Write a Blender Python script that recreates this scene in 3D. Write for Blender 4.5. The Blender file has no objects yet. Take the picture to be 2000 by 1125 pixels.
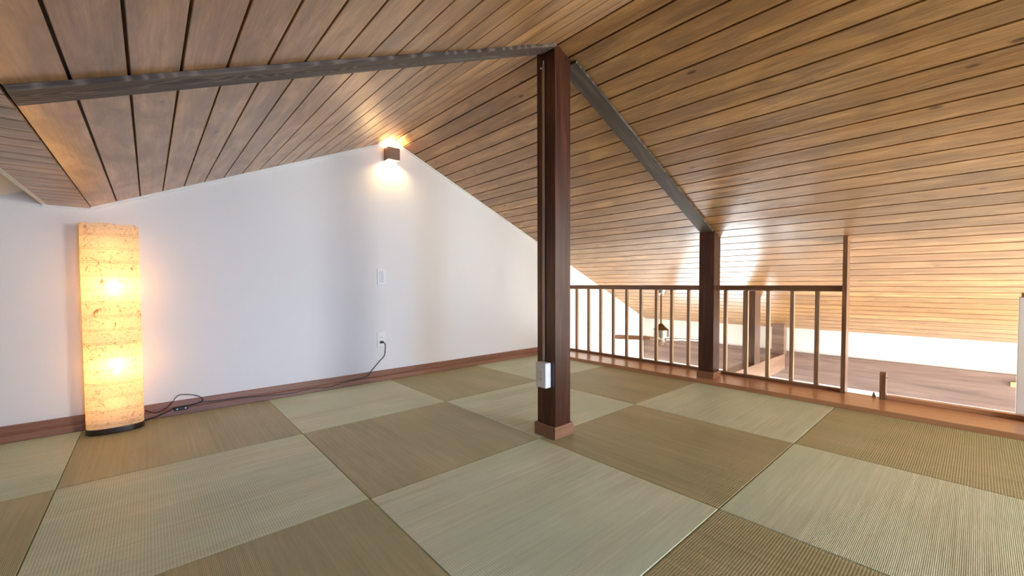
import bpy, bmesh, math, random
from mathutils import Vector, Matrix
random.seed(7)
S = bpy.context.scene
C = S.collection

# ------------------------------------------------------------------ helpers
def NM(): return bmesh.new()

def add_box(bm, x0, x1, y0, y1, z0, z1, bev=0.0, seg=2):
    r = bmesh.ops.create_cube(bm, size=1.0)
    vs = r['verts']
    for v in vs:
        v.co = Vector(((x0+x1)/2 + v.co.x*(x1-x0), (y0+y1)/2 + v.co.y*(y1-y0), (z0+z1)/2 + v.co.z*(z1-z0)))
    if bev > 0:
        es = list({e for v in vs for e in v.link_edges})
        bmesh.ops.bevel(bm, geom=es, offset=bev, segments=seg, profile=0.5, affect='EDGES')
    return bm

def add_prism(bm, pts, a0, a1, axis='y'):
    """closed polygon pts (two coordinates) extruded along axis from a0 to a1"""
    def P(p, a):
        if axis == 'y': return Vector((p[0], a, p[1]))
        if axis == 'x': return Vector((a, p[0], p[1]))
        return Vector((p[0], p[1], a))
    A = [bm.verts.new(P(p, a0)) for p in pts]
    B = [bm.verts.new(P(p, a1)) for p in pts]
    n = len(pts)
    fs = [bm.faces.new(A), bm.faces.new(list(reversed(B)))]
    for i in range(n):
        fs.append(bm.faces.new((A[i], B[i], B[(i+1) % n], A[(i+1) % n])))
    bmesh.ops.recalc_face_normals(bm, faces=fs)
    return bm

def add_cyl(bm, p0, p1, r0, r1=None, seg=24, caps=True):
    if r1 is None: r1 = r0
    p0 = Vector(p0); p1 = Vector(p1)
    d = (p1-p0); L = d.length
    q = d.to_track_quat('Z', 'Y').to_matrix().to_4x4()
    M = Matrix.Translation((p0+p1)/2) @ q
    bmesh.ops.create_cone(bm, cap_ends=caps, segments=seg, radius1=r0, radius2=r1, depth=L, matrix=M)
    return bm

def catmull(pts, n=6):
    P = [Vector(p) for p in pts]
    P = [P[0]*2-P[1]] + P + [P[-1]*2-P[-2]]
    out = []
    for i in range(1, len(P)-2):
        for k in range(n):
            t = k/n
            a, b, c, d = P[i-1], P[i], P[i+1], P[i+2]
            out.append(0.5*((2*b)+(c-a)*t+(2*a-5*b+4*c-d)*t*t+(3*b-a-3*c+d)*t*t*t))
    out.append(P[-2])
    return out

def add_tube(bm, pts, r, seg=8):
    rings = []
    n = len(pts)
    prev = None
    for i, p in enumerate(pts):
        t = (pts[min(i+1, n-1)] - pts[max(i-1, 0)]).normalized()
        up = Vector((0, 0, 1)) if abs(t.z) < .9 else Vector((1, 0, 0))
        if prev is not None: up = prev
        s = t.cross(up)
        if s.length < 1e-5: s = t.orthogonal()
        s.normalize(); u = s.cross(t).normalized(); prev = u
        rings.append([bm.verts.new(p + s*math.cos(a)*r + u*math.sin(a)*r) for a in [2*math.pi*k/seg for k in range(seg)]])
    for i in range(n-1):
        for k in range(seg):
            bm.faces.new((rings[i][k], rings[i][(k+1) % seg], rings[i+1][(k+1) % seg], rings[i+1][k]))
    bm.faces.new(rings[0][::-1]); bm.faces.new(rings[-1])
    return bm

def obj(name, bm, mat, parent=None, origin=None, smooth=False):
    """link bm (world coordinates) as ONE mesh object"""
    bmesh.ops.recalc_face_normals(bm, faces=bm.faces[:])
    if origin is None:
        if parent is not None: origin = Vector(parent['_w'])
        else:
            xs = [v.co for v in bm.verts]
            origin = Vector(((min(c.x for c in xs)+max(c.x for c in xs))/2, (min(c.y for c in xs)+max(c.y for c in xs))/2, min(c.z for c in xs)))
    origin = Vector(origin)
    for v in bm.verts: v.co -= origin
    me = bpy.data.meshes.new(name)
    if smooth:
        for f in bm.faces: f.smooth = True
    bm.to_mesh(me); bm.free()
    o = bpy.data.objects.new(name, me)
    if isinstance(mat, (list, tuple)):
        for m in mat: me.materials.append(m)
    else: me.materials.append(mat)
    C.objects.link(o)
    if parent is not None:
        o.parent = parent
        o.location = origin - Vector(parent['_w'])
    else:
        o.location = origin
    o['_w'] = tuple(origin)
    return o

def thing(name, label, cat, loc, group=None):
    o = bpy.data.objects.new(name, None); C.objects.link(o)
    o.location = loc; o['_w'] = tuple(loc); o.empty_display_size = .05
    o['label'] = label; o['category'] = cat
    if group: o['group'] = group
    return o

def tag(o, label, cat, group=None):
    o['label'] = label; o['category'] = cat
    if group: o['group'] = group
    return o

def struct(o, label=None, cat=None):
    o['kind'] = 'structure'
    if label: o['label'] = label
    if cat: o['category'] = cat
    return o

# ------------------------------------------------------------------ materials
def srgb(r, g, b):
    f = lambda c: (c/255/12.92) if c/255 <= .04045 else ((c/255+.055)/1.055)**2.4
    return (f(r), f(g), f(b), 1)

def nm(name):
    m = bpy.data.materials.new(name); m.use_nodes = True
    nt = m.node_tree; nt.nodes.clear()
    out = nt.nodes.new('ShaderNodeOutputMaterial')
    return m, nt, out

def N(nt, t, **kw):
    n = nt.nodes.new(t)
    for k, v in kw.items():
        if k.startswith('i_'):
            n.inputs[k[2:]].default_value = v
        else: setattr(n, k, v)
    return n

def math_n(nt, op, a, b=None, c=None):
    n = nt.nodes.new('ShaderNodeMath'); n.operation = op
    for i, v in enumerate((a, b, c)):
        if v is None: continue
        if isinstance(v, (int, float)): n.inputs[i].default_value = v
        else: nt.links.new(v, n.inputs[i])
    return n.outputs[0]

def mix_col(nt, fac, a, b, mode='MIX'):
    n = nt.nodes.new('ShaderNodeMix'); n.data_type = 'RGBA'; n.blend_type = mode
    for key, v in ((0, fac), (6, a), (7, b)):
        if isinstance(v, (int, float, tuple)): n.inputs[key].default_value = v
        else: nt.links.new(v, n.inputs[key])
    return n.outputs[2]

def ramp(nt, fac, stops):
    n = nt.nodes.new('ShaderNodeValToRGB')
    e = n.color_ramp.elements
    while len(e) > 1: e.remove(e[-1])
    e[0].position = stops[0][0]; e[0].color = stops[0][1]
    for p, c in stops[1:]:
        k = e.new(p); k.color = c
    nt.links.new(fac, n.inputs[0])
    return n.outputs[0]

def bsdf(nt, out, col=None, rough=.5, spec=.5, metal=0, coat=0, coat_rough=.1):
    b = nt.nodes.new('ShaderNodeBsdfPrincipled')
    nt.links.new(b.outputs[0], out.inputs[0])
    if col is not None:
        if isinstance(col, tuple): b.inputs['Base Color'].default_value = col
        else: nt.links.new(col, b.inputs['Base Color'])
    if isinstance(rough, (int, float)): b.inputs['Roughness'].default_value = rough
    else: nt.links.new(rough, b.inputs['Roughness'])
    b.inputs['Specular IOR Level'].default_value = spec
    b.inputs['Metallic'].default_value = metal
    b.inputs['Coat Weight'].default_value = coat
    b.inputs['Coat Roughness'].default_value = coat_rough
    return b

def bump(nt, b, h, strength, dist):
    n = nt.nodes.new('ShaderNodeBump'); n.inputs['Strength'].default_value = strength
    n.inputs['Distance'].default_value = dist
    nt.links.new(h, n.inputs['Height']); nt.links.new(n.outputs[0], b.inputs['Normal'])
    return n

def swz(nt, axis, coord='Object'):
    """object coordinates as (along the grain, across, depth)"""
    tc = nt.nodes.new('ShaderNodeTexCoord')
    s = nt.nodes.new('ShaderNodeSeparateXYZ'); nt.links.new(tc.outputs[coord], s.inputs[0])
    o = {'x': (0, 1, 2), 'y': (1, 0, 2), 'z': (2, 0, 1)}[axis]
    return [s.outputs[i] for i in o]

def combine(nt, a, b, c):
    n = nt.nodes.new('ShaderNodeCombineXYZ')
    for i, v in enumerate((a, b, c)):
        if isinstance(v, (int, float)): n.inputs[i].default_value = v
        else: nt.links.new(v, n.inputs[i])
    return n.outputs[0]

def noise(nt, vec, scale=1, detail=3, rough=.5, dist=0):
    n = nt.nodes.new('ShaderNodeTexNoise'); n.inputs['Scale'].default_value = scale
    n.inputs['Detail'].default_value = detail; n.inputs['Roughness'].default_value = rough
    n.inputs['Distortion'].default_value = dist
    nt.links.new(vec, n.inputs['Vector'])
    return n.outputs['Fac']

def plain(name, col, rough=.5, spec=.5, metal=0, coat=0):
    m, nt, out = nm(name)
    tc = nt.nodes.new('ShaderNodeTexCoord')
    f = noise(nt, tc.outputs['Object'], 30, 3)
    d = tuple(c*.9 for c in col[:3]) + (1,)
    bsdf(nt, out, mix_col(nt, f, col, d), rough, spec, metal, coat)
    return m

def wood(name, dark, mid, light, axis='x', scale=1.0, rough=.4, coat=0., contrast=1., cath=0., coat_rough=.2, cath_c=0., cath_k=260.):
    m, nt, out = nm(name)
    a, b, c = swz(nt, axis)
    A = math_n(nt, 'MULTIPLY', a, 2.2*scale); B = math_n(nt, 'MULTIPLY', b, 26*scale); D = math_n(nt, 'MULTIPLY', c, 26*scale)
    v = combine(nt, A, B, D)
    f = noise(nt, v, 1, 5, .6, .5)
    v2 = combine(nt, math_n(nt, 'MULTIPLY', a, 6*scale), math_n(nt, 'MULTIPLY', b, 150*scale), math_n(nt, 'MULTIPLY', c, 150*scale))
    f2 = noise(nt, v2, 1, 3, .6)
    ff = math_n(nt, 'ADD', math_n(nt, 'MULTIPLY', f, .75), math_n(nt, 'MULTIPLY', f2, .25))
    k = .5-.17/contrast, .5+.17/contrast
    col = ramp(nt, ff, [(k[0], dark), (.5, mid), (k[1], light)])
    if cath > 0:
        # cathedral figure: nested arches along the grain
        bc = math_n(nt, 'SUBTRACT', b, cath_c)
        nn = noise(nt, combine(nt, math_n(nt, 'MULTIPLY', a, 3.), math_n(nt, 'MULTIPLY', b, 14), 0.), 1, 2, .5)
        t = math_n(nt, 'ADD', math_n(nt, 'MULTIPLY', a, 1.5), math_n(nt, 'MULTIPLY', math_n(nt, 'MULTIPLY', bc, bc), cath_k))
        t = math_n(nt, 'MULTIPLY', math_n(nt, 'ADD', t, math_n(nt, 'MULTIPLY', nn, 1.1)), 9.)
        g = math_n(nt, 'POWER', math_n(nt, 'ADD', math_n(nt, 'MULTIPLY', math_n(nt, 'SINE', math_n(nt, 'MULTIPLY', t, 6.283)), .5), .5), 3)
        g = math_n(nt, 'MULTIPLY', g, cath)
        col = mix_col(nt, g, col, light)
    bs = bsdf(nt, out, col, rough, .5, 0, coat, coat_rough)
    bump(nt, bs, ff, .25, .002)
    return m

def ceiling_mat(name, pitch, v0, seed=0.):
    """honey coloured tongue and groove boards running along local X, varnished"""
    m, nt, out = nm(name)
    a, b, c = swz(nt, 'x')
    bb = math_n(nt, 'DIVIDE', math_n(nt, 'SUBTRACT', b, v0), pitch)
    idx = math_n(nt, 'FLOOR', bb)
    wn = nt.nodes.new('ShaderNodeTexWhiteNoise'); wn.noise_dimensions = '1D'
    nt.links.new(math_n(nt, 'ADD', idx, seed), wn.inputs['W'])
    r = wn.outputs['Value']
    off = math_n(nt, 'MULTIPLY', r, 57.)
    v = combine(nt, math_n(nt, 'ADD', math_n(nt, 'MULTIPLY', a, 1.1), off), math_n(nt, 'MULTIPLY', b, 16), off)
    f = noise(nt, v, 1, 4, .55, .6)
    v2 = combine(nt, math_n(nt, 'ADD', math_n(nt, 'MULTIPLY', a, 5), off), math_n(nt, 'MULTIPLY', b, 110), off)
    f2 = noise(nt, v2, 1, 3, .6, .3)
    # blotchy stain: large patches that took the stain differently
    v3 = combine(nt, math_n(nt, 'ADD', math_n(nt, 'MULTIPLY', a, 2.6), off), math_n(nt, 'MULTIPLY', b, 9), off)
    f3 = noise(nt, v3, 1, 4, .6, 1.2)
    ff = math_n(nt, 'ADD', math_n(nt, 'MULTIPLY', f, .7), math_n(nt, 'MULTIPLY', f2, .3))
    col = ramp(nt, ff, [(.30, WC[0]), (.47, WC[1]), (.60, WC[2]), (.74, WC[3])])
    pf = ramp(nt, f3, [(.42, (0, 0, 0, 1)), (.62, (1, 1, 1, 1))])
    col = mix_col(nt, math_n(nt, 'MULTIPLY', pf, .62), col, WC[4])
    hv = math_n(nt, 'ADD', math_n(nt, 'MULTIPLY', r, .28), .84)
    col = mix_col(nt, 1.0, col, combine(nt, hv, hv, hv), 'MULTIPLY')
    # knots
    vo = nt.nodes.new('ShaderNodeTexVoronoi'); vo.inputs['Scale'].default_value = 1
    nt.links.new(combine(nt, math_n(nt, 'ADD', math_n(nt, 'MULTIPLY', a, 3.1), off), math_n(nt, 'MULTIPLY', b, 7.5), math_n(nt, 'MULTIPLY', idx, 3.1)), vo.inputs['Vector'])
    kn = ramp(nt, vo.outputs['Distance'], [(.0, (1, 1, 1, 1)), (.05, (.9, .9, .9, 1)), (.09, (0, 0, 0, 1))])
    col = mix_col(nt, math_n(nt, 'MULTIPLY', kn, .8), col, srgb(70, 42, 26))
    rg = math_n(nt, 'ADD', math_n(nt, 'MULTIPLY', f3, .25), .21)
    bs = bsdf(nt, out, col, rg, .5, 0, .25, .22)
    v4 = combine(nt, math_n(nt, 'ADD', math_n(nt, 'MULTIPLY', a, 5), off), math_n(nt, 'MULTIPLY', b, 22), off)
    f4 = noise(nt, v4, 1, 3, .6, 1.5)
    bump(nt, bs, math_n(nt, 'ADD', f2, math_n(nt, 'MULTIPLY', f4, 2.5)), .35, .002)
    return m

WC = [srgb(136, 95, 56), srgb(168, 124, 78), srgb(188, 144, 94), srgb(216, 174, 118), srgb(130, 99, 68)]

def tatami(name, lo, hi, hue):
    """rush weave: rushes run along local X, warp ribs across; colour streaks along the rushes"""
    m, nt, out = nm(name)
    a, b, c = swz(nt, 'x')
    oi = nt.nodes.new('ShaderNodeObjectInfo')
    off = math_n(nt, 'MULTIPLY', oi.outputs['Random'], 31.)
    v = combine(nt, math_n(nt, 'ADD', math_n(nt, 'MULTIPLY', a, 1.3), off), math_n(nt, 'MULTIPLY', b, 70), off)
    f = noise(nt, v, 1, 4, .65)
    v2 = combine(nt, math_n(nt, 'ADD', math_n(nt, 'MULTIPLY', a, 9), off), math_n(nt, 'MULTIPLY', b, 420), off)
    f2 = noise(nt, v2, 1, 2, .6)
    v3 = combine(nt, math_n(nt, 'ADD', math_n(nt, 'MULTIPLY', a, 2), off), math_n(nt, 'MULTIPLY', b, 5), off)
    f3 = noise(nt, v3, 1, 2, .5)
    ff = math_n(nt, 'ADD', math_n(nt, 'ADD', math_n(nt, 'MULTIPLY', f, .42), math_n(nt, 'MULTIPLY', f2, .28)), math_n(nt, 'MULTIPLY', f3, .30))
    col = ramp(nt, ff, [(.34, lo), (.66, hi)])
    pf = ramp(nt, noise(nt, v3, .8, 2, .5), [(.40, (0, 0, 0, 1)), (.62, (1, 1, 1, 1))])
    col = mix_col(nt, math_n(nt, 'MULTIPLY', pf, .45), col, hue)
    # warp ribs: 7 mm pitch, rush pitch 3.4 mm
    ribs = math_n(nt, 'SINE', math_n(nt, 'MULTIPLY', a, 2*math.pi/.0078))
    rush = math_n(nt, 'SINE', math_n(nt, 'MULTIPLY', b, 2*math.pi/.0042))
    dark = math_n(nt, 'MULTIPLY', math_n(nt, 'LESS_THAN', ribs, -.55), .16)
    col = mix_col(nt, dark, col, mix_col(nt, .5, lo, (0.03, .03, .02, 1)))
    bs = bsdf(nt, out, col, .42, .45)
    h = math_n(nt, 'ADD', math_n(nt, 'MULTIPLY', ribs, .5), math_n(nt, 'ADD', math_n(nt, 'MULTIPLY', rush, .5), math_n(nt, 'MULTIPLY', f, 1.6)))
    bump(nt, bs, h, .8, .00055)
    return m

def wall_mat():
    m, nt, out = nm('white_wallpaper')
    tc = nt.nodes.new('ShaderNodeTexCoord')
    f = noise(nt, tc.outputs['Object'], 160, 4, .6)
    g = noise(nt, tc.outputs['Object'], 1.3, 2, .5)
    col = mix_col(nt, g, srgb(232, 229, 224), srgb(226, 223, 219))
    bs = bsdf(nt, out, col, .75, .25)
    bump(nt, bs, f, .25, .0015)
    return m

M_wall = wall_mat()
M_white = plain('white_plastic', srgb(236, 236, 234), .35)
M_white_trim = plain('white_trim_paint', srgb(236, 233, 226), .45)
M_slot = plain('socket_slot_dark', srgb(60, 58, 56), .6)
M_black = plain('black_rubber', srgb(18, 16, 16), .4)
M_groove = plain('groove_stain', srgb(44, 15, 7), .7)
M_post = wood('dark_post_wood', (.022, .005, .0025, 1), (.048, .012, .0055, 1), (.115, .032, .014, 1), 'z', 1, .34, .12, coat_rough=.22)
M_rafter = wood('rafter_wood', (.026, .016, .011, 1), (.048, .031, .022, 1), (.19, .145, .115, 1), 'x', .8, .62, .0, 1, .7, cath_c=1.427)
M_rail = wood('rail_wood', (.11, .05, .026, 1), (.19, .09, .048, 1), (.28, .145, .08, 1), 'y', 1, .35, .2)
M_rail2 = wood('end_post_wood', (.10, .045, .022, 1), (.18, .09, .046, 1), (.30, .17, .10, 1), 'z', 1, .35, .2)
M_baluster = wood('baluster_wood', (.22, .13, .07, 1), (.34, .22, .13, 1), (.46, .32, .20, 1), 'z', 1, .35, .2)
M_base = wood('baseboard_wood', (.16, .065, .036, 1), (.25, .11, .066, 1), (.32, .155, .10, 1), 'x', .8, .32, .2, .8)
M_basetrim = wood('post_skirting_wood', (.20, .095, .05, 1), (.27, .135, .075, 1), (.34, .18, .105, 1), 'x', .8, .38, .1, .8)
M_border = wood('border_board_wood', (.36, .17, .085, 1), (.46, .235, .125, 1), (.54, .30, .17, 1), 'y', .7, .30, .3, .8, coat_rough=.18)
M_beam = wood('eave_beam_wood', (.10, .055, .04, 1), (.19, .115, .085, 1), (.27, .18, .14, 1), 'y', .45, .45, 0, .9, .0)
M_lamp_base = wood('lamp_base_wood', (.012, .006, .004, 1), (.02, .01, .007, 1), (.04, .02, .012, 1), 'x', 1, .3, .3)
M_blade = wood('fan_blade_wood', (.16, .07, .035, 1), (.24, .11, .06, 1), (.32, .16, .09, 1), 'x', 1, .35, .2)
M_blade2 = plain('fan_blade_white', srgb(225, 225, 220), .35)
M_metal = plain('brushed_steel', srgb(190, 182, 172), .32, metal=1)
M_bronze = plain('bronze_rod', srgb(105, 82, 60), .35, metal=.8)
M_sconce = plain('sconce_brown_metal', srgb(128, 108, 92), .45, metal=.3)
M_floor = wood('living_floor_wood', (.40, .28, .17, 1), (.50, .36, .23, 1), (.58, .44, .30, 1), 'y', .4, .35, .2)
M_conduit = plain('brown_conduit', srgb(172, 140, 106), .30, coat=.3)
M_tatL = tatami('tatami_rush_sheen_pale', srgb(176, 184, 152), srgb(226, 231, 204), srgb(188, 208, 178))  # bright sheen of the rush direction put into the base colour
M_tatB = tatami('tatami_rush_sheen_dull', srgb(147, 143, 104), srgb(192, 185, 144), srgb(156, 158, 114))  # same rush turned, its duller sheen put into the base colour

# ------------------------------------------------------------------ measured layout (metres)
Y0 = 3.2189             # gable wall
RX, RZ = 1.542, 1.9655  # ridge
SR, SL = .4371, .4264   # roof slopes
XE = 5.42               # eave wall
FX = 3.60               # edge of the loft floor
YF = -2.9               # wall behind the camera
ZV = -2.5               # living room floor below
XB = 3.2256             # mats / border board
ZB = .03
def zr(x): return RZ - SR*(x-RX)
def zl(x): return RZ - SL*(RX-x)
def zw(x): return 1.229 + SL*(x+.547)
XS0, XS1 = -.404, -.227 # flat soffit
ZS = 1.2045
XL = -1.7

# ------------------------------------------------------------------ walls
def roofline():
    e = .03
    return [(XE+.1, zr(XE+.1)+e), (RX, RZ+e), (XS1, zl(XS1)+e), (XS1, ZS+.01), (XS0, ZS+.01), (XS0, zw(XS0)), (XL-.1, zw(XL-.1))]
bm = NM()
add_prism(bm, [(XL-.1, ZV-.05), (XE+.1, ZV-.05)] + roofline(), Y0, Y0+.12, 'y')
struct(obj('wall_back', bm, M_wall, origin=(0, Y0, 0)))

# wall behind the camera, with two windows (daylight enters here) and a third added for its blue light
WIN = [(2.15, 3.10, .40, 1.22), (3.80, 5.25, -2.0, .05), (.35, 1.15, .25, .80)]
def wall_with_holes(rects, x0, x1, z0, top, y0, y1):
    bm = NM()
    xs = sorted({x0, x1, RX, *[r[0] for r in rects], *[r[1] for r in rects]})
    for i in range(len(xs)-1):
        a, b = xs[i], xs[i+1]
        hole = [r for r in rects if r[0] <= a+1e-6 and r[1] >= b-1e-6]
        if hole:
            r = hole[0]
            add_prism(bm, [(a, z0), (b, z0), (b, r[2]), (a, r[2])], y0, y1, 'y')
            add_prism(bm, [(a, r[3]), (b, r[3]), (b, top(b)), (a, top(a))], y0, y1, 'y')
        else:
            add_prism(bm, [(a, z0), (b, z0), (b, top(b)), (a, top(a))], y0, y1, 'y')
    return bm
def topf(x): return (zr(x) if x >= RX else max(zl(x), zw(x))) + .03
struct(obj('wall_front', wall_with_holes(WIN, XL-.1, XE+.1, ZV-.05, topf, YF-.12, YF), M_wall, origin=(0, YF, 0)))
bm = NM(); add_box(bm, XL-.1, XL, YF, Y0, -.3, zw(XL)+.02)
struct(obj('wall_left', bm, M_wall))

# eave wall with its windows below the beam
EW = [(1.72, 3.10, -2.2, -.34)]
bm = NM()
ys = [YF, 1.72, 3.10, Y0]
for i in range(3):
    a, b = ys[i], ys[i+1]
    if i == 1:
        add_box(bm, XE, XE+.12, a, b, ZV-.05, -2.2)
        add_box(bm, XE, XE+.12, a, b, -.34, zr(XE)+.03)
    else:
        add_box(bm, XE, XE+.12, a, b, ZV-.05, zr(XE)+.03)
struct(obj('wall_right', bm, M_wall))

def glass_mat():
    m, nt, out = nm('window_glass')
    t = nt.nodes.new('ShaderNodeBsdfTransparent'); t.inputs[0].default_value = (.96, .98, .98, 1)
    g = nt.nodes.new('ShaderNodeBsdfGlossy'); g.inputs['Roughness'].default_value = .02
    mx = nt.nodes.new('ShaderNodeMixShader'); mx.inputs[0].default_value = .06
    nt.links.new(t.outputs[0], mx.inputs[1]); nt.links.new(g.outputs[0], mx.inputs[2]); nt.links.new(mx.outputs[0], out.inputs[0])
    return m
M_glass = glass_mat()

def window(n, plane, a0, a1, z0, z1, depth0):
    """frame and pane of one window; plane 'y' (in a wall facing y) or 'x'"""
    r = thing('window_%d' % n, None, None, ((a0+a1)/2, depth0, z0) if plane == 'y' else (depth0, (a0+a1)/2, z0))
    del r['label']; del r['category']; r['kind'] = 'structure'
    w = .035
    bm = NM()
    def bx(p0, p1, q0, q1):
        if plane == 'y': add_box(bm, p0, p1, depth0-.03, depth0+.03, q0, q1, .003)
        else: add_box(bm, depth0-.03, depth0+.03, p0, p1, q0, q1, .003)
    bx(a0, a1, z0, z0+w); bx(a0, a1, z1-w, z1)
    bx(a0, a0+w, z0+w, z1-w); bx(a1-w, a1, z0+w, z1-w)
    mid = (a0+a1)/2
    bx(mid-.02, mid+.02, z0+w, z1-w)
    f = obj('window_frame', bm, M_white_trim, r); f['kind'] = 'structure'
    bm = NM()
    if plane == 'y': add_box(bm, a0+w, a1-w, depth0-.003, depth0+.003, z0+w, z1-w)
    else: add_box(bm, depth0-.003, depth0+.003, a0+w, a1-w, z0+w, z1-w)
    f = obj('window_pane', bm, M_glass, r); f['kind'] = 'structure'
for i, (a0, a1, z0, z1) in enumerate(WIN): window(i+1, 'y', a0, a1, z0, z1, YF-.06)
for i, (a0, a1, z0, z1) in enumerate(EW): window(i+4, 'x', a0, a1, z0, z1, XE+.06)

# ------------------------------------------------------------------ ceilings
def place(o, loc, ex, ey, ez):
    M = Matrix.Identity(4)
    for i, e in enumerate((ex, ey, ez)):
        for j in range(3): M[j][i] = e[j]
    M.translation = Vector(loc)
    o.matrix_world = M

def boards(name, u0, u1, edges, gap, mat, ext=.03):
    """boards along local X between the v positions in edges, lower faces on local z=0 (room side is +z)"""
    bm = NM()
    for i in range(len(edges)-1):
        add_box(bm, u0, u1, edges[i]+gap/2, edges[i+1]-gap/2, -.012, 0)
    # chamfer the long lower edges
    es = [e for e in bm.edges if abs(e.verts[0].co.z) < 1e-6 and abs(e.verts[1].co.z) < 1e-6 and abs(e.verts[0].co.x-e.verts[1].co.x) > .5]
    bmesh.ops.bevel(bm, geom=es, offset=.0012, segments=1, affect='EDGES')
    old = set(bm.faces)
    add_box(bm, u0, u1, edges[0]-ext, edges[-1], -.05, -.009)
    for f in bm.faces:
        if f not in old: f.material_index = 1
    bmesh.ops.recalc_face_normals(bm, faces=bm.faces[:])
    me = bpy.data.meshes.new(name); bm.to_mesh(me); bm.free()
    me.materials.append(mat); me.materials.append(M_groove)
    o = bpy.data.objects.new(name, me); C.objects.link(o)
    o['kind'] = 'structure'
    return o

cR = 1/math.sqrt(1+SR*SR); cL = 1/math.sqrt(1+SL*SL)
PX = .09988
gx = [RX] + [1.5244+PX*k for k in range(1, 39)]
gx = [g for g in gx if g < XE-.06] + [XE]
eR = [(g-RX)/cR for g in gx]
mR = ceiling_mat('ceiling_boards_right', PX/cR, (1.5244-RX)/cR, 3.)
o = boards('ceiling_1', YF, Y0, eR, .0080, mR)
sR = SR*cR
place(o, (RX, 0, RZ), (0, 1, 0), (cR, 0, -sR), (-sR, 0, -cR))
PL = .0997
gl = [RX-.003] + [1.273+.0997*k for k in range(2, -30, -1)]
gl = [g for g in gl if g > XS1+.02] + [XS1]
eL = [(RX-g)/cL for g in gl]
mL = ceiling_mat('ceiling_boards_left', PL/cL, (RX-1.4724)/cL, 41.)
o = boards('ceiling_2', -Y0, -YF, eL, .0062, mL)
sL = SL*cL
place(o, (RX, 0, RZ), (0, -1, 0), (-cL, 0, -sL), (sL, 0, -cL))
# flat soffit strip with short cross boards
mS = ceiling_mat('soffit_boards', .1, 0, 77.)
es = [-.06+.1*k for k in range(0, 33)]
bm_edges = [YF+.02] + [YF+.02+.1*k for k in range(1, 61)] + [Y0]
bm_edges = [e for e in bm_edges if e < Y0-.03] + [Y0]
o = boards('ceiling_3', XS0, XS1, bm_edges, .007, mS, 0)
# local x -> world x, local y -> world -y would flip; use (1,0,0),(0,-1,0),(0,0,-1)
for v in o.data.vertices: v.co.y = -v.co.y
o.data.flip_normals()
place(o, (0, 0, ZS), (1, 0, 0), (0, -1, 0), (0, 0, -1))
# white side of the dropped strip and the white ceiling left of it
bm = NM()
add_prism(bm, [(XS0, ZS), (XS0+.02, ZS), (XS0+.02, zw(XS0)+.05), (XS0, zw(XS0)+.05)], YF, Y0, 'y')
struct(obj('trim_3', bm, M_wall))
bm = NM()
add_prism(bm, [(XL, zw(XL)), (XS0, zw(XS0)), (XS0, zw(XS0)+.04), (XL, zw(XL)+.04)], YF, Y0, 'y')
struct(obj('ceiling_4', bm, M_wall))
# thin white casing where the boards meet the gable wall
bm = NM()
t = .011
add_prism(bm, [(XE, zr(XE)), (RX, RZ), (XS1, zl(XS1)), (XS1, ZS), (XS0, ZS), (XS0, ZS-t), (XS1-.002, ZS-t), (RX, RZ-t*1.1), (XE, zr(XE)-t*1.1)], Y0-.012, Y0, 'y')
struct(obj('trim_2', bm, M_white_trim))

# ------------------------------------------------------------------ floors
bm = NM()
add_box(bm, XL, FX, YF, Y0, -.25, -.031)
add_box(bm, XL, XB-.001, YF, -.297, -.031, 0)
add_box(bm, XL, -1.169, -.296, Y0-.028, -.031, 0)
add_box(bm, -1.168, -.289, -.296, 1.463, -.031, 0)
add_box(bm, -.287, .591, -.296, .583, -.031, 0)      # the same height goes on behind the camera
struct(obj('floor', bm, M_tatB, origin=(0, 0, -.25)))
bm = NM(); add_box(bm, FX, XE, YF, Y0, ZV-.1, ZV); add_box(bm, XL, FX, YF, Y0, ZV-.1, ZV)
struct(obj('floor_2', bm, M_floor, origin=(4.5, 0, ZV)))
bm = NM(); add_box(bm, XB, FX, YF, Y0, -.031, ZB, .003)
struct(obj('trim_1', bm, M_border))
# white face of the loft edge below
bm = NM(); add_box(bm, FX, FX+.015, YF, Y0, -.3, -.005)
struct(obj('trim_5', bm, M_wall))

# baseboard: proud lower strip and upper board with a small step
bm = NM()
add_prism(bm, [(Y0, 0), (Y0-.026, 0), (Y0-.026, .034), (Y0-.020, .038), (Y0-.014, .040), (Y0-.014, .046), (Y0-.018, .049), (Y0-.018, .079), (Y0-.015, .082), (Y0, .082)], XL, FX, 'x')
struct(obj('baseboard_back', bm, M_base))

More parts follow.
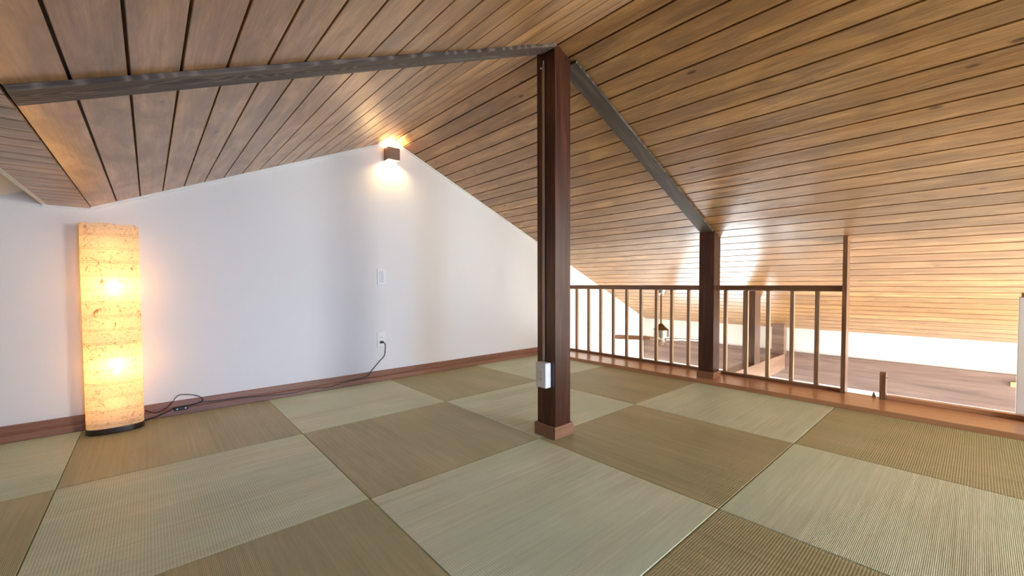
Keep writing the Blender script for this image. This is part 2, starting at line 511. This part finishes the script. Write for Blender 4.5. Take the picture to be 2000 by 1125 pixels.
# ------------------------------------------------------------------ tatami mats
PW = .88
sx = [-1.168+PW*i for i in range(5)] + [XB]
sy = [Y0-.002-.004, 2.344, 1.464, .584, -.296]
labels = {
 (0, 0): ('grey-green mat at the far left, against the wall left of the paper lamp', 1),
 (0, 1): ('straw-coloured mat at the left edge, in front of the grey-green corner mat', 0),
 (1, 0): ('straw mat that the paper floor lamp stands on', 0),
 (1, 1): ('large pale green mat in the left foreground, in front of the lamp mat', 1),
 (1, 2): ('brown mat at the bottom edge, left of the striped silver-green mat', 0),
 (2, 0): ('pale green mat by the wall under the socket with the black plug', 1),
 (2, 1): ('brown mat in the middle, between lamp and main post', 0),
 (2, 2): ('striped silver-green mat front centre, corner touching the main post skirting', 1),
 (2, 3): ('dark olive mat at the bottom edge, right of the striped silver-green mat', 0),
 (3, 0): ('tan mat by the wall, directly left of the main post in the photo', 0),
 (3, 1): ('pale grey-green mat carrying the main post on its near corner', 1),
 (3, 2): ('brown-green mat directly right of the main post foot', 0),
 (3, 3): ('large pale olive mat in the right foreground', 1),
 (4, 0): ('pale straw mat in the far corner by wall and border board, behind the main post', 1),
 (4, 1): ('green-grey mat along the border board, left of the second post', 0),
 (4, 2): ('pale mat along the border board, in front of the second post', 1),
 (4, 3): ('dark olive green mat along the border board at the right edge', 0),
}
for (i, j), (lab, light) in labels.items():
    x0, x1 = sx[i]+.0009, sx[i+1]-.0009
    y1, y0 = sy[j]-.0009, sy[j+1]+.0009
    if j == 0: y1 = Y0-.0275
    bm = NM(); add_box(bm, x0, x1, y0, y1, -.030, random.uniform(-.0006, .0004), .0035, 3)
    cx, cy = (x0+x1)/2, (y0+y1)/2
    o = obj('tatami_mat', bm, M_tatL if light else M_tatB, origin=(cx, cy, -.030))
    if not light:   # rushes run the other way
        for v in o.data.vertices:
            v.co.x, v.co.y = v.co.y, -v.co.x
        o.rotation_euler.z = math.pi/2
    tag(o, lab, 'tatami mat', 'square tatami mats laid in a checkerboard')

# ------------------------------------------------------------------ posts, rafters
def skirting(par, x0, x1, y0, y1, z, h=.062, t=.011):
    bm = NM()
    add_box(bm, x0-t, x1+t, y0-t, y0, z, z+h, .002)
    add_box(bm, x0-t, x1+t, y1, y1+t, z, z+h, .002)
    add_box(bm, x0-t, x0, y0+.0005, y1-.0005, z, z+h, .002)
    add_box(bm, x1, x1+t, y0+.0005, y1-.0005, z, z+h, .002)
    # small cap step
    add_box(bm, x0-t-.002, x1+t+.002, y0-t-.002, y0-.001, z+h*.72, z+h*.78)
    add_box(bm, x0-t-.002, x0-.001, y0-t, y1+t, z+h*.72, z+h*.78)
    return obj('post_skirting', bm, M_basetrim, par)

PX0, PX1, PY0, PY1 = 1.520, 1.640, 1.400, 1.525
p1 = thing('main_post', 'tall dark red-brown square post rising to the roof ridge in mid room', 'post', ((PX0+PX1)/2, (PY0+PY1)/2, 0))
bm = NM(); add_prism(bm, [(PX0, 0), (PX1, 0), (PX1, zr(PX1)-.001), (RX, RZ-.002), (PX0, zl(PX0)-.001)], PY0, PY1, 'y')
bmesh.ops.bevel(bm, geom=[e for e in bm.edges if abs(e.verts[0].co.z-e.verts[1].co.z) > 1], offset=.003, segments=2, affect='EDGES')
obj('post_shaft', bm, M_post, p1)
s = skirting(p1, PX0, PX1, PY0, PY1, 0); s['label'] = 'light brown skirting around the post foot'

QX0, QX1, QY0, QY1 = 3.310, 3.430, 1.370, 1.486
p2 = thing('loft_post', 'short dark square post on the border board at the balustrade', 'post', ((QX0+QX1)/2, (QY0+QY1)/2, ZB))
bm = NM(); add_prism(bm, [(QX0, ZB), (QX1, ZB), (QX1, zr(QX1)-.001), (QX0, zr(QX0)-.001)], QY0, QY1, 'y')
bmesh.ops.bevel(bm, geom=[e for e in bm.edges if abs(e.verts[0].co.z-e.verts[1].co.z) > .8], offset=.003, segments=2, affect='EDGES')
obj('post_shaft', bm, M_post, p2)
s = skirting(p2, QX0, QX1, QY0, QY1, ZB, .05, .009); s['label'] = 'light brown skirting around the post foot'

# rafters: flush timbers showing 1.4 cm below the boards
def rafter(name, pA, pB, y0, y1, th, label):
    """pA, pB = (x,z) on the ceiling surface"""
    A = Vector((pA[0], 0, pA[1])); B = Vector((pB[0], 0, pB[1]))
    d = (B-A).normalized(); L = (B-A).length
    n = Vector((d.z, 0, -d.x))
    if n.z > 0: n = -n
    ey = n.cross(d)
    bm = NM()
    s = 1 if ey.y > 0 else -1
    ya, yb = sorted((y0*s, y1*s))
    add_box(bm, 0, L, ya, yb, 0, th, .0015)
    bmesh.ops.recalc_face_normals(bm, faces=bm.faces[:])
    me = bpy.data.meshes.new(name); bm.to_mesh(me); bm.free(); me.materials.append(M_rafter)
    o = bpy.data.objects.new(name, me); C.objects.link(o)
    place(o, A, d, ey, n)
    tag(o, label, 'beam', 'pair of rafters meeting at the main post')
    return o
rafter('rafter', (PX0-.012, zl(PX0-.012)), (XS1+.004, zl(XS1+.004)), 1.378, 1.476, .014,
       'dark grained timber crossing the left ceiling slope from main post to the left edge')
rafter('rafter', (PX1+.012, zr(PX1+.012)), (QX0-.012, zr(QX0-.004)), 1.372, 1.472, .014,
       'grey-brown timber running down the right ceiling slope to the short loft post')

# ------------------------------------------------------------------ balustrade
RC = 3.57
by = [3.114, 2.954, 2.790, 2.632, 2.475, 2.317, 2.158, 1.997, 1.845, 1.689, 1.535, 1.379, 1.220, 1.067, .909, .757]
r = thing('balustrade', 'wooden balustrade with slender square balusters along the loft edge', 'railing', (RC, 1.9, ZB))
Y3 = .615
bm = NM(); add_box(bm, RC-.022, RC+.022, Y3, Y0, .722, .764, .005); obj('top_rail', bm, M_rail, r)
bm = NM(); add_box(bm, RC-.018, RC+.018, Y3, Y0, ZB, ZB+.022, .003); obj('bottom_rail', bm, M_rail, r)
for y in by:
    bm = NM(); add_box(bm, RC-.0135, RC+.0135, y-.0135, y+.0135, ZB+.021, .723, .0035, 3)
    # flared feet where the baluster is glued into the rails
    for z, s in ((ZB+.022, 1), (.722, -1)):
        add_prism(bm, [(y-.017, z), (y+.017, z), (y+.011, z+s*.007), (y-.011, z+s*.007)], RC-.010, RC+.010, 'x')
    obj('baluster', bm, M_baluster, r)

# tall thin end post of the balustrade
x0, x1, y0, y1 = 3.525, 3.62, .588, .612
bm = NM(); add_prism(bm, [(x0, ZB), (x1-.003, ZB), (x1-.003, zr(x1-.003)-.001), (x0, zr(x0)-.001)], y0, y1, 'y')
tag(obj('railing_end_post', bm, M_rail2), 'thin tall board post ending the balustrade, reaching the ceiling', 'post')

# stub with rounded top beside the opening
x0, x1, y0, y1, zt = 3.525, 3.598, .383, .412, .205
pts = [(x0, ZB), (x1, ZB)]
cxm, rr = (x0+x1)/2, (x1-x0)/2
for k in range(0, 13):
    a = math.pi*k/12
    pts.append((cxm+rr*math.cos(a), zt-rr*.75+rr*.75*math.sin(a)))
st = thing('ladder_stub', 'small upright wooden stub with rounded top standing on the loft edge', 'wooden stop', (cxm, (y0+y1)/2, ZB))
bm = NM(); add_prism(bm, pts, y0, y1, 'y'); obj('stub_body', bm, M_rail2, st)
bm = NM(); add_cyl(bm, (cxm+.008, y0-.004, zt-.04), (cxm+.008, y0+.002, zt-.04), .005, seg=12); obj('screw', bm, M_metal, st)
# raised sill right of the stub
bm = NM(); add_box(bm, 3.545, 3.60, -1.0, .380, ZB, ZB+.026, .003)
tag(obj('opening_sill', bm, M_border), 'low brown wooden sill along the loft edge right of the rounded stub', 'sill')
# small metal catch
bm = NM(); add_cyl(bm, (3.585, .446, ZB), (3.585, .446, ZB+.012), .011, .009, 16); add_cyl(bm, (3.585, .446, ZB+.012), (3.585, .446, ZB+.03), .008, .002, 16)
tag(obj('metal_catch', bm, M_metal), 'tiny grey metal catch on the floor edge left of the rounded stub', 'hardware')

# white half wall at the right edge with wooden cap, and the dark short post before it
hw = thing('half_wall', 'white half wall with wooden cap at the right edge of the loft opening', 'half wall', (3.63, -.5, ZB))
bm = NM(); add_box(bm, 3.602, 3.66, -1.0, -.150, -.2, .70, .002); obj('panel', bm, M_wall, hw)
bm = NM(); add_box(bm, 3.59, 3.67, -1.0, -.158, .70, .725, .003); obj('cap', bm, M_basetrim, hw)
bm = NM(); add_box(bm, 3.50, 3.54, -.235, -.187, ZB, .26, .004)
tag(obj('short_dark_post', bm, M_post), 'dark short post at the right edge of the photo before the half wall', 'post')

# ------------------------------------------------------------------ void: eave beam, tie beam, posts
XBm = XE-.03
bm = NM(); add_box(bm, XBm, XE-.001, YF+.01, Y0-.001, -.305, .006, .002)
tag(obj('eave_beam', bm, M_beam), 'long grey-brown timber beam along the far wall of the living room', 'beam')
bm = NM(); add_box(bm, XBm-.02, XBm-.0005, -.30, -.190, -.093, -.05, .004)
bm2 = NM(); 
cl = obj('beam_cleat', bm, plain('pale_pine', srgb(206, 180, 120), .5)); tag(cl, 'small pale wooden cleat fixed on the far beam at the right', 'cleat')

bm = NM(); add_box(bm, FX+.016, XBm-.001, 1.436, 1.550, -.20, -.020, .003)
tag(obj('tie_beam', bm, wood('tie_beam_wood', (.16, .09, .06, 1), (.25, .15, .105, 1), (.34, .23, .17, 1), 'x', .6, .4, .1)),
    'horizontal timber crossing the open space from loft edge to the far beam', 'beam')
bm = NM(); add_prism(bm, [(4.425, -.0195), (4.575, -.0195), (4.575, zr(4.575)-.001), (4.425, zr(4.425)-.001)], 1.437, 1.52, 'y')
M_post2 = wood('far_post_wood', (.06, .03, .02, 1), (.11, .06, .042, 1), (.18, .105, .075, 1), 'z', 1, .4, .1)
tag(obj('strut_post', bm, M_post2), 'square dark post standing on the tie beam, behind the balustrade', 'post')
bm = NM(); add_prism(bm, [(4.43, -.0195), (4.455, -.0195), (4.455, zr(4.455)-.001), (4.43, zr(4.43)-.001)], 1.530, 1.548, 'y')
tag(obj('thin_strut', bm, M_post2), 'very thin dark upright left of the square post on the tie beam', 'post')
bm = NM(); add_prism(bm, [(5.295, -.0195), (XBm-.001, -.0195), (XBm-.001, zr(XBm)-.021), (5.295, zr(5.295)-.001)], 1.425, 1.545, 'y')
tag(obj('strut_block', bm, M_beam), 'short thick brown block on the far end of the tie beam', 'post')

# ------------------------------------------------------------------ ceiling fan
FXc, FYc = 4.45, 2.432
fan = thing('ceiling_fan', 'ceiling fan with steel motor and long blades hanging beyond the balustrade', 'ceiling fan', (FXc, FYc, zr(FXc)))
n = Vector((-sR, 0, -cR))
top = Vector((FXc, FYc, zr(FXc)))
bm = NM(); add_cyl(bm, top+n*.001, top+n*.045, .062, .045, 28); obj('canopy', bm, M_metal, fan, smooth=False)
bm = NM(); add_cyl(bm, (FXc, FYc, .30), (FXc, FYc, top.z-.03), .010, seg=16); obj('rod', bm, M_bronze, fan)
def lathe(bm, cx, cy, prof, seg=36):
    rings = []
    for (rr, z) in prof:
        rings.append([bm.verts.new((cx+rr*math.cos(2*math.pi*k/seg), cy+rr*math.sin(2*math.pi*k/seg), z)) for k in range(seg)])
    for i in range(len(rings)-1):
        for k in range(seg):
            bm.faces.new((rings[i][k], rings[i][(k+1) % seg], rings[i+1][(k+1) % seg], rings[i+1][k]))
    bm.faces.new(rings[0]); bm.faces.new(rings[-1][::-1])
    return bm
bm = NM(); lathe(bm, FXc, FYc, [(.012, .318), (.03, .300), (.055, .272), (.083, .250), (.085, .246)]); obj('motor_cap', bm, M_bronze, fan)
bm = NM(); lathe(bm, FXc, FYc, [(.060, .2465), (.086, .245), (.088, .240), (.088, .165), (.083, .158), (.05, .150), (.045, .120), (.030, .108)]); obj('motor_housing', bm, M_metal, fan)
for k, ang in enumerate((117, 27, -63, 207)):
    a = math.radians(ang); d = Vector((math.cos(a), math.sin(a), 0)); s = Vector((-d.y, d.x, 0))
    zc = .138
    tilt = -.26
    def P(u, v, w=0): return Vector((FXc, FYc, zc)) + d*u + s*v + Vector((0, 0, v*tilt + w))
    bm = NM()
    outl = [(.12, -.042), (.17, -.052), (.48, -.060), (.52, -.048), (.53, 0), (.52, .048), (.48, .060), (.17, .052), (.12, .042)]
    T = [bm.verts.new(P(u, v, .004)) for u, v in outl]; B = [bm.verts.new(P(u, v, -.004)) for u, v in outl]
    bm.faces.new(T); bm.faces.new(B[::-1])
    for i in range(len(outl)): bm.faces.new((T[i], B[i], B[(i+1) % len(outl)], T[(i+1) % len(outl)]))
    obj('blade', bm, M_blade, fan)
    bm = NM()
    outl = [(.06, -.02), (.11, -.014), (.18, -.03), (.19, 0), (.18, .03), (.11, .014), (.06, .02)]
    T = [bm.verts.new(P(u, v, -.0045)) for u, v in outl]; B = [bm.verts.new(P(u, v, -.010)) for u, v in outl]
    bm.faces.new(T); bm.faces.new(B[::-1])
    for i in range(len(outl)): bm.faces.new((T[i], B[i], B[(i+1) % len(outl)], T[(i+1) % len(outl)]))
    obj('blade_bracket', bm, M_metal, fan)

# ------------------------------------------------------------------ floor lamp (washi)
LX, LY, LA, LB = -.150, 3.090, .117, .072
LH = 1.108
def oval(k, seg, a, b, n=2.5):
    t = 2*math.pi*k/seg
    c, s = math.cos(t), math.sin(t)
    return a*math.copysign(abs(c)**(2/n), c), b*math.copysign(abs(s)**(2/n), s)

def washi_mat():
    m, nt, out = nm('washi_paper')
    tc = nt.nodes.new('ShaderNodeTexCoord')
    sp = nt.nodes.new('ShaderNodeSeparateXYZ'); nt.links.new(tc.outputs['Object'], sp.inputs[0])
    X, Y, Z = sp.outputs
    vec = tc.outputs['Object']
    # fine short fibres: thin iso-lines of a noise, broken up by a second noise
    def fibres(scale, width, thr, seed):
        mp = nt.nodes.new('ShaderNodeMapping'); mp.inputs['Location'].default_value = (seed, seed*1.7, seed*.3)
        nt.links.new(vec, mp.inputs[0])
        f = noise(nt, mp.outputs[0], scale, 1, .4, 1.2)
        l = math_n(nt, 'ABSOLUTE', math_n(nt, 'SUBTRACT', f, .5))
        l = math_n(nt, 'SUBTRACT', 1, math_n(nt, 'MINIMUM', math_n(nt, 'DIVIDE', l, width), 1))
        mp2 = nt.nodes.new('ShaderNodeMapping'); mp2.inputs['Location'].default_value = (seed*3, seed, seed*2)
        nt.links.new(vec, mp2.inputs[0])
        g = noise(nt, mp2.outputs[0], scale*1.4, 2, .5)
        g = math_n(nt, 'GREATER_THAN', g, thr)
        return math_n(nt, 'MULTIPLY', l, g)
    f1 = fibres(60, .045, .52, 1.)
    f2 = fibres(30, .030, .55, 9.)
    f3 = fibres(14, .013, .54, 4.)
    fib = math_n(nt, 'MAXIMUM', math_n(nt, 'MULTIPLY', f1, .45), math_n(nt, 'MAXIMUM', math_n(nt, 'MULTIPLY', f2, .75), math_n(nt, 'MULTIPLY', f3, 1.)))
    # paired hoop lines every 7.1 cm
    wob = math_n(nt, 'MULTIPLY', noise(nt, vec, 14, 2), .006)
    zz = math_n(nt, 'ADD', Z, wob)
    fr = math_n(nt, 'FRACT', math_n(nt, 'DIVIDE', math_n(nt, 'SUBTRACT', zz, .045), .0713))
    def line(c, w):
        d = math_n(nt, 'ABSOLUTE', math_n(nt, 'SUBTRACT', fr, c))
        return math_n(nt, 'SUBTRACT', 1, math_n(nt, 'MINIMUM', math_n(nt, 'DIVIDE', d, w), 1))
    ln = math_n(nt, 'MAXIMUM', line(.08, .035), line(.20, .03))
    ln = math_n(nt, 'MULTIPLY', ln, math_n(nt, 'ADD', .35, math_n(nt, 'MULTIPLY', noise(nt, vec, 20, 2), .6)))
    mask = math_n(nt, 'MINIMUM', math_n(nt, 'MAXIMUM', math_n(nt, 'MULTIPLY', ln, .8), fib), 1)
    col = mix_col(nt, mask, (.90, .78, .60, 1), (.20, .12, .04, 1))
    tr = nt.nodes.new('ShaderNodeBsdfTranslucent'); nt.links.new(col, tr.inputs[0])
    df = nt.nodes.new('ShaderNodeBsdfDiffuse'); nt.links.new(col, df.inputs[0])
    mx = nt.nodes.new('ShaderNodeMixShader'); mx.inputs[0].default_value = .38
    nt.links.new(tr.outputs[0], mx.inputs[1]); nt.links.new(df.outputs[0], mx.inputs[2])
    # paper is slightly see-through with a blur
    rf = nt.nodes.new('ShaderNodeBsdfRefraction'); rf.inputs['IOR'].default_value = 1.01; rf.inputs['Roughness'].default_value = 1.0
    nt.links.new(col, rf.inputs[0])
    tp = nt.nodes.new('ShaderNodeBsdfTransparent'); nt.links.new(col, tp.inputs[0])
    mx2 = nt.nodes.new('ShaderNodeMixShader'); mx2.inputs[0].default_value = WASHI_T
    nt.links.new(mx.outputs[0], mx2.inputs[1]); nt.links.new(tp.outputs[0], mx2.inputs[2])
    nt.links.new(mx2.outputs[0], out.inputs[0])
    return m
WASHI_T = .06
M_washi = washi_mat()

def emit_mat(name, col, st):
    m, nt, out = nm(name)
    e = nt.nodes.new('ShaderNodeEmission'); e.inputs[0].default_value = col; e.inputs[1].default_value = st
    nt.links.new(e.outputs[0], out.inputs[0])
    return m

LAMP_E, SCONCE_E = 26., 260.
lamp = thing('floor_lamp', 'tall oval paper floor lamp glowing warm in the left corner', 'lamp', (LX, LY, 0))
bm = NM(); seg = 64
rings = []
for (k_, z) in ((.97, .0), (1, .004), (1, .026), (.985, .030)):
    rings.append([bm.verts.new((LX+oval(k, seg, LA*k_, LB*k_)[0], LY+oval(k, seg, LA*k_, LB*k_)[1], z)) for k in range(seg)])
for i in range(3):
    for k in range(seg): bm.faces.new((rings[i][k], rings[i][(k+1) % seg], rings[i+1][(k+1) % seg], rings[i+1][k]))
bm.faces.new(rings[0]); bm.faces.new(rings[-1])
obj('lamp_base', bm, M_lamp_base, lamp)
bm = NM()
rings = []
nz = 60
for j in range(nz+1):
    z = .031 + (LH-.031)*j/nz
    fr = ((z-.045)/.0713) % 1
    # paper bulges a little between the hoops
    q = 1 + .008*math.sin(math.pi*fr) + random.uniform(-.002, .002)
    a, b = (LA-.003)*q, (LB-.003)*q
    rings.append([bm.verts.new((LX+oval(k, seg, a, b)[0], LY+oval(k, seg, a, b)[1], z + (.004*math.sin(k*.7) if j == nz else 0))) for k in range(seg)])
for i in range(nz):
    for k in range(seg): bm.faces.new((rings[i][k], rings[i][(k+1) % seg], rings[i+1][(k+1) % seg], rings[i+1][k]))
obj('lamp_shade', bm, M_washi, lamp, smooth=True)
bm = NM(); add_cyl(bm, (LX, LY+.02, .03), (LX, LY+.02, .85), .006, seg=12); obj('lamp_pole', bm, M_white, lamp)
for z in (.365, .785):
    bm = NM(); bmesh.ops.create_uvsphere(bm, u_segments=20, v_segments=12, radius=.026, matrix=Matrix.Translation((LX+.012, LY-.012, z)))
    bmesh.ops.create_cone(bm, cap_ends=True, segments=14, radius1=.012, radius2=.018, depth=.03, matrix=Matrix.Translation((LX+.012, LY-.012, z-.035)))
    obj('bulb', bm, emit_mat('lamp_bulb_glow', (1, .54, .20, 1), LAMP_E), lamp, smooth=True)

for z in (.16, .575, .97):     # fill lights added between the bulbs so the paper glows evenly
    l = bpy.data.lights.new('lamp_fill', 'POINT'); l.energy = .34; l.color = (1, .52, .19); l.shadow_soft_size = .05
    lo_ = bpy.data.objects.new('lamp_fill', l); C.objects.link(lo_); lo_.location = (LX, LY+.004, z)

# ------------------------------------------------------------------ cord with inline switch
yw = Y0-.007; yb = Y0-.031
cord = thing('power_cord', 'thin black cord running along the baseboard from the floor lamp to the wall socket', 'cord', (.7, Y0-.03, 0))
pts = [(1.415, Y0-.022, .313), (1.436, Y0-.020, .305), (1.444, yw-.006, .277), (1.442, yw, .218), (1.428, yw, .187), (1.397, yw, .160), (1.366, yw, .130), (1.336, yw-.002, .100), (1.30, yb+.002, .072), (1.269, yb, .052),
       (1.172, yb, .044), (1.115, yb, .036), (1.056, yb, .029), (.982, yb, .018), (.93, yb, .026), (.875, yb, .030), (.80, yb, .024), (.74, yb, .020), (.63, yb, .026), (.523, yb, .034), (.43, yb, .044), (.353, yb, .047), (.28, yb, .050), (.234, yb, .056),
       (.205, yb, .048), (.175, yb-.004, .040)]
bm = NM(); add_tube(bm, catmull(pts), .0028, 8)
pts = [(.085, yb-.006, .036), (.05, yb-.01, .026), (.015, yb-.014, .012), (-.025, 3.168, .006), (-.04, 3.15, .006)]
add_tube(bm, catmull(pts), .0028, 8)
# loose loop leaning on the wall
pts = [(.085, yb-.006, .040), (.205, yb-.003, .052), (.236, yb, .062), (.232, yb, .080), (.214, yb, .098), (.180, yb, .111), (.136, yb, .120), (.112, yb, .112), (.094, yb, .088), (.078, yb-.002, .066), (.052, yb-.004, .046), (.016, yb-.006, .035), (-.015, yb-.006, .048), (-.03, yb-.008, .062)]
add_tube(bm, catmull([pts[0], pts[1]]), .0020, 8)
add_tube(bm, catmull(pts[1:]), .0022, 8)
obj('cable', bm, M_black, cord)
bm = NM(); add_box(bm, 1.400, 1.424, Y0-.030, Y0-.0065, .305, .322, .004); obj('plug', bm, M_black, cord)
bm = NM(); add_box(bm, .098, .166, yb-.018, yb-.002, .028, .049, .005, 3); sw = obj('inline_switch', bm, M_black, cord)
for xx in (.112, .152):
    bm = NM(); add_cyl(bm, (xx, yb-.0215, .040), (xx, yb-.0178, .040), .0045, seg=14)
    obj('switch_screw', bm, M_metal, sw)

# ------------------------------------------------------------------ switch plate and socket on the wall
pl = thing('light_switch', 'white two-column switch plate on the gable wall above the socket', 'switch', (1.422, Y0, .845))
bm = NM(); add_box(bm, 1.387, 1.457, Y0-.007, Y0-.0002, .783, .908, .003, 3); obj('plate', bm, M_white, pl)
bm = NM(); add_box(bm, 1.402, 1.420, Y0-.0105, Y0-.0068, .797, .894, .002); add_box(bm, 1.423, 1.442, Y0-.0105, Y0-.0068, .797, .894, .002)
o = obj('rocker', bm, plain('rocker_grey', srgb(214, 216, 220), .35), pl)
so = thing('wall_socket', 'white double socket low on the gable wall with the black plug', 'socket', (1.413, Y0, .334))
bm = NM(); add_box(bm, 1.378, 1.447, Y0-.006, Y0-.0002, .272, .396, .003, 3); obj('plate', bm, M_white, so)
bm = NM(); add_box(bm, 1.396, 1.430, Y0-.0075, Y0-.0055, .293, .376, .001)
obj('socket_insert', bm, M_white, so)
for z in (.352,):
    for xx in (1.407, 1.419):
        bm = NM(); add_box(bm, xx-.0012, xx+.0012, Y0-.0079, Y0-.0070, z-.004, z+.004); obj('slot', bm, M_slot, so)

# surface socket on the main post with its conduit
ps = thing('post_socket', 'white surface-mounted double socket box on the main post', 'socket', (PX0, 1.4595, .26))
bm = NM(); add_box(bm, PX0-.042, PX0-.0003, 1.424, 1.496, .258, .386, .006, 3); obj('box', bm, M_white, ps)
bm = NM(); add_box(bm, PX0-.0435, PX0-.0415, 1.441, 1.477, .283, .360, .001); ins = obj('socket_insert', bm, M_white_trim, ps)
for z in (.303, .339):
    for yy in (1.453, 1.464):
        bm = NM(); add_box(bm, PX0-.0440, PX0-.0430, yy-.001, yy+.001, z-.005, z+.005); obj('slot', bm, M_slot, ins)
    bm = NM(); add_box(bm, PX0-.0440, PX0-.0430, 1.457, 1.460, z-.011, z-.008); obj('slot', bm, M_slot, ins)
cd = thing('wire_conduit', 'thin brown wire moulding running up the main post above its socket', 'conduit', (PX0, 1.4755, .386))
bm = NM(); add_box(bm, PX0-.009, PX0-.0003, 1.466, 1.480, .387, 1.885, .003, 3); obj('moulding', bm, M_conduit, cd)
bm = NM(); add_cyl(bm, (PX0-.005, 1.472, 1.886), (PX0-.005, 1.472, 1.905), .003, seg=10); add_cyl(bm, (PX0-.012, 1.486, 1.872), (PX0-.001, 1.486, 1.872), .004, seg=10); obj('wire_end', bm, M_white, cd)

# ------------------------------------------------------------------ wall lamp
sc = thing('wall_lamp', 'small brown box wall lamp shining up and down under the roof ridge', 'lamp', (1.508, Y0, 1.785))
x0, x1, y0, y1, z0, z1 = 1.458, 1.558, Y0-.082, Y0-.0005, 1.785, 1.885
t = .003
bm = NM()
add_box(bm, x0, x1, y0, y0+t, z0, z1, .0006); add_box(bm, x0, x0+t, y0+t, y1, z0, z1); add_box(bm, x1-t, x1, y0+t, y1, z0, z1); add_box(bm, x0+t, x1-t, y1-t, y1, z0, z1)
obj('housing', bm, M_sconce, sc)
bm = NM(); add_cyl(bm, (1.508, Y0-.041, z0+.028), (1.508, Y0-.041, z1-.028), .024, seg=20); obj('bulb', bm, emit_mat('wall_lamp_glow', (1, .66, .30, 1), SCONCE_E), sc)

# ------------------------------------------------------------------ light
w = bpy.data.worlds.new('World'); S.world = w; w.use_nodes = True
nt = w.node_tree; nt.nodes.clear()
wo = nt.nodes.new('ShaderNodeOutputWorld'); bg = nt.nodes.new('ShaderNodeBackground')
bg.inputs[0].default_value = (.78, .88, 1, 1); bg.inputs[1].default_value = WORLD = 5.0
nt.links.new(bg.outputs[0], wo.inputs[0])

def area(name, loc, rot, sx_, sy_, energy, col):
    l = bpy.data.lights.new(name, 'AREA'); l.shape = 'RECTANGLE'; l.size = sx_; l.size_y = sy_; l.energy = energy; l.color = col
    o = bpy.data.objects.new(name, l); C.objects.link(o); o.location = loc; o.rotation_euler = rot
    return o
# daylight just outside the panes; last of WIN is an added blue beam
for i, (a0, a1, z0, z1) in enumerate(WIN):
    l = area('daylight', ((a0+a1)/2, YF-(.34, .14, .14)[i], (z0+z1)/2+(.12, 0, 0)[i]), (math.radians((62, 90, 88)[i]), 0, 0), a1-a0, z1-z0, (122, 250, 8.)[i], ((.96, .94, .96), (1, .96, .88), (.26, .52, 1))[i])
    if i == 2: l.data.spread = math.radians(50)
for i, (a0, a1, z0, z1) in enumerate(EW):
    l = area('daylight', (XE+.14, (a0+a1)/2, (z0+z1)/2), (0, math.radians(90), 0), z1-z0, a1-a0, (55,)[i], (.98, .97, .95))

# ------------------------------------------------------------------ camera
right = Vector((0.74984416, -0.66160308, -0.00392031)).normalized()
fwd = Vector((0.6612071, 0.74957699, -0.0306514)).normalized()
up = right.cross(fwd).normalized()
cam = bpy.data.cameras.new('camera'); co = bpy.data.objects.new('camera', cam); C.objects.link(co)
M = Matrix.Identity(4)
for j in range(3):
    M[j][0] = right[j]; M[j][1] = up[j]; M[j][2] = -fwd[j]
M.translation = Vector((0, 0, .7878))
co.matrix_world = M
cam.sensor_width = 36; cam.lens = 804.276/2000*36
cam.shift_y = (577.975-562.5)/2000
cam.clip_start = .02
S.camera = co

S.view_settings.view_transform = 'Standard'; S.view_settings.look = 'None'
S.view_settings.gamma = 1; S.view_settings.exposure = EXPO = 0.95
for o in bpy.data.objects:
    if '_w' in o: del o['_w']
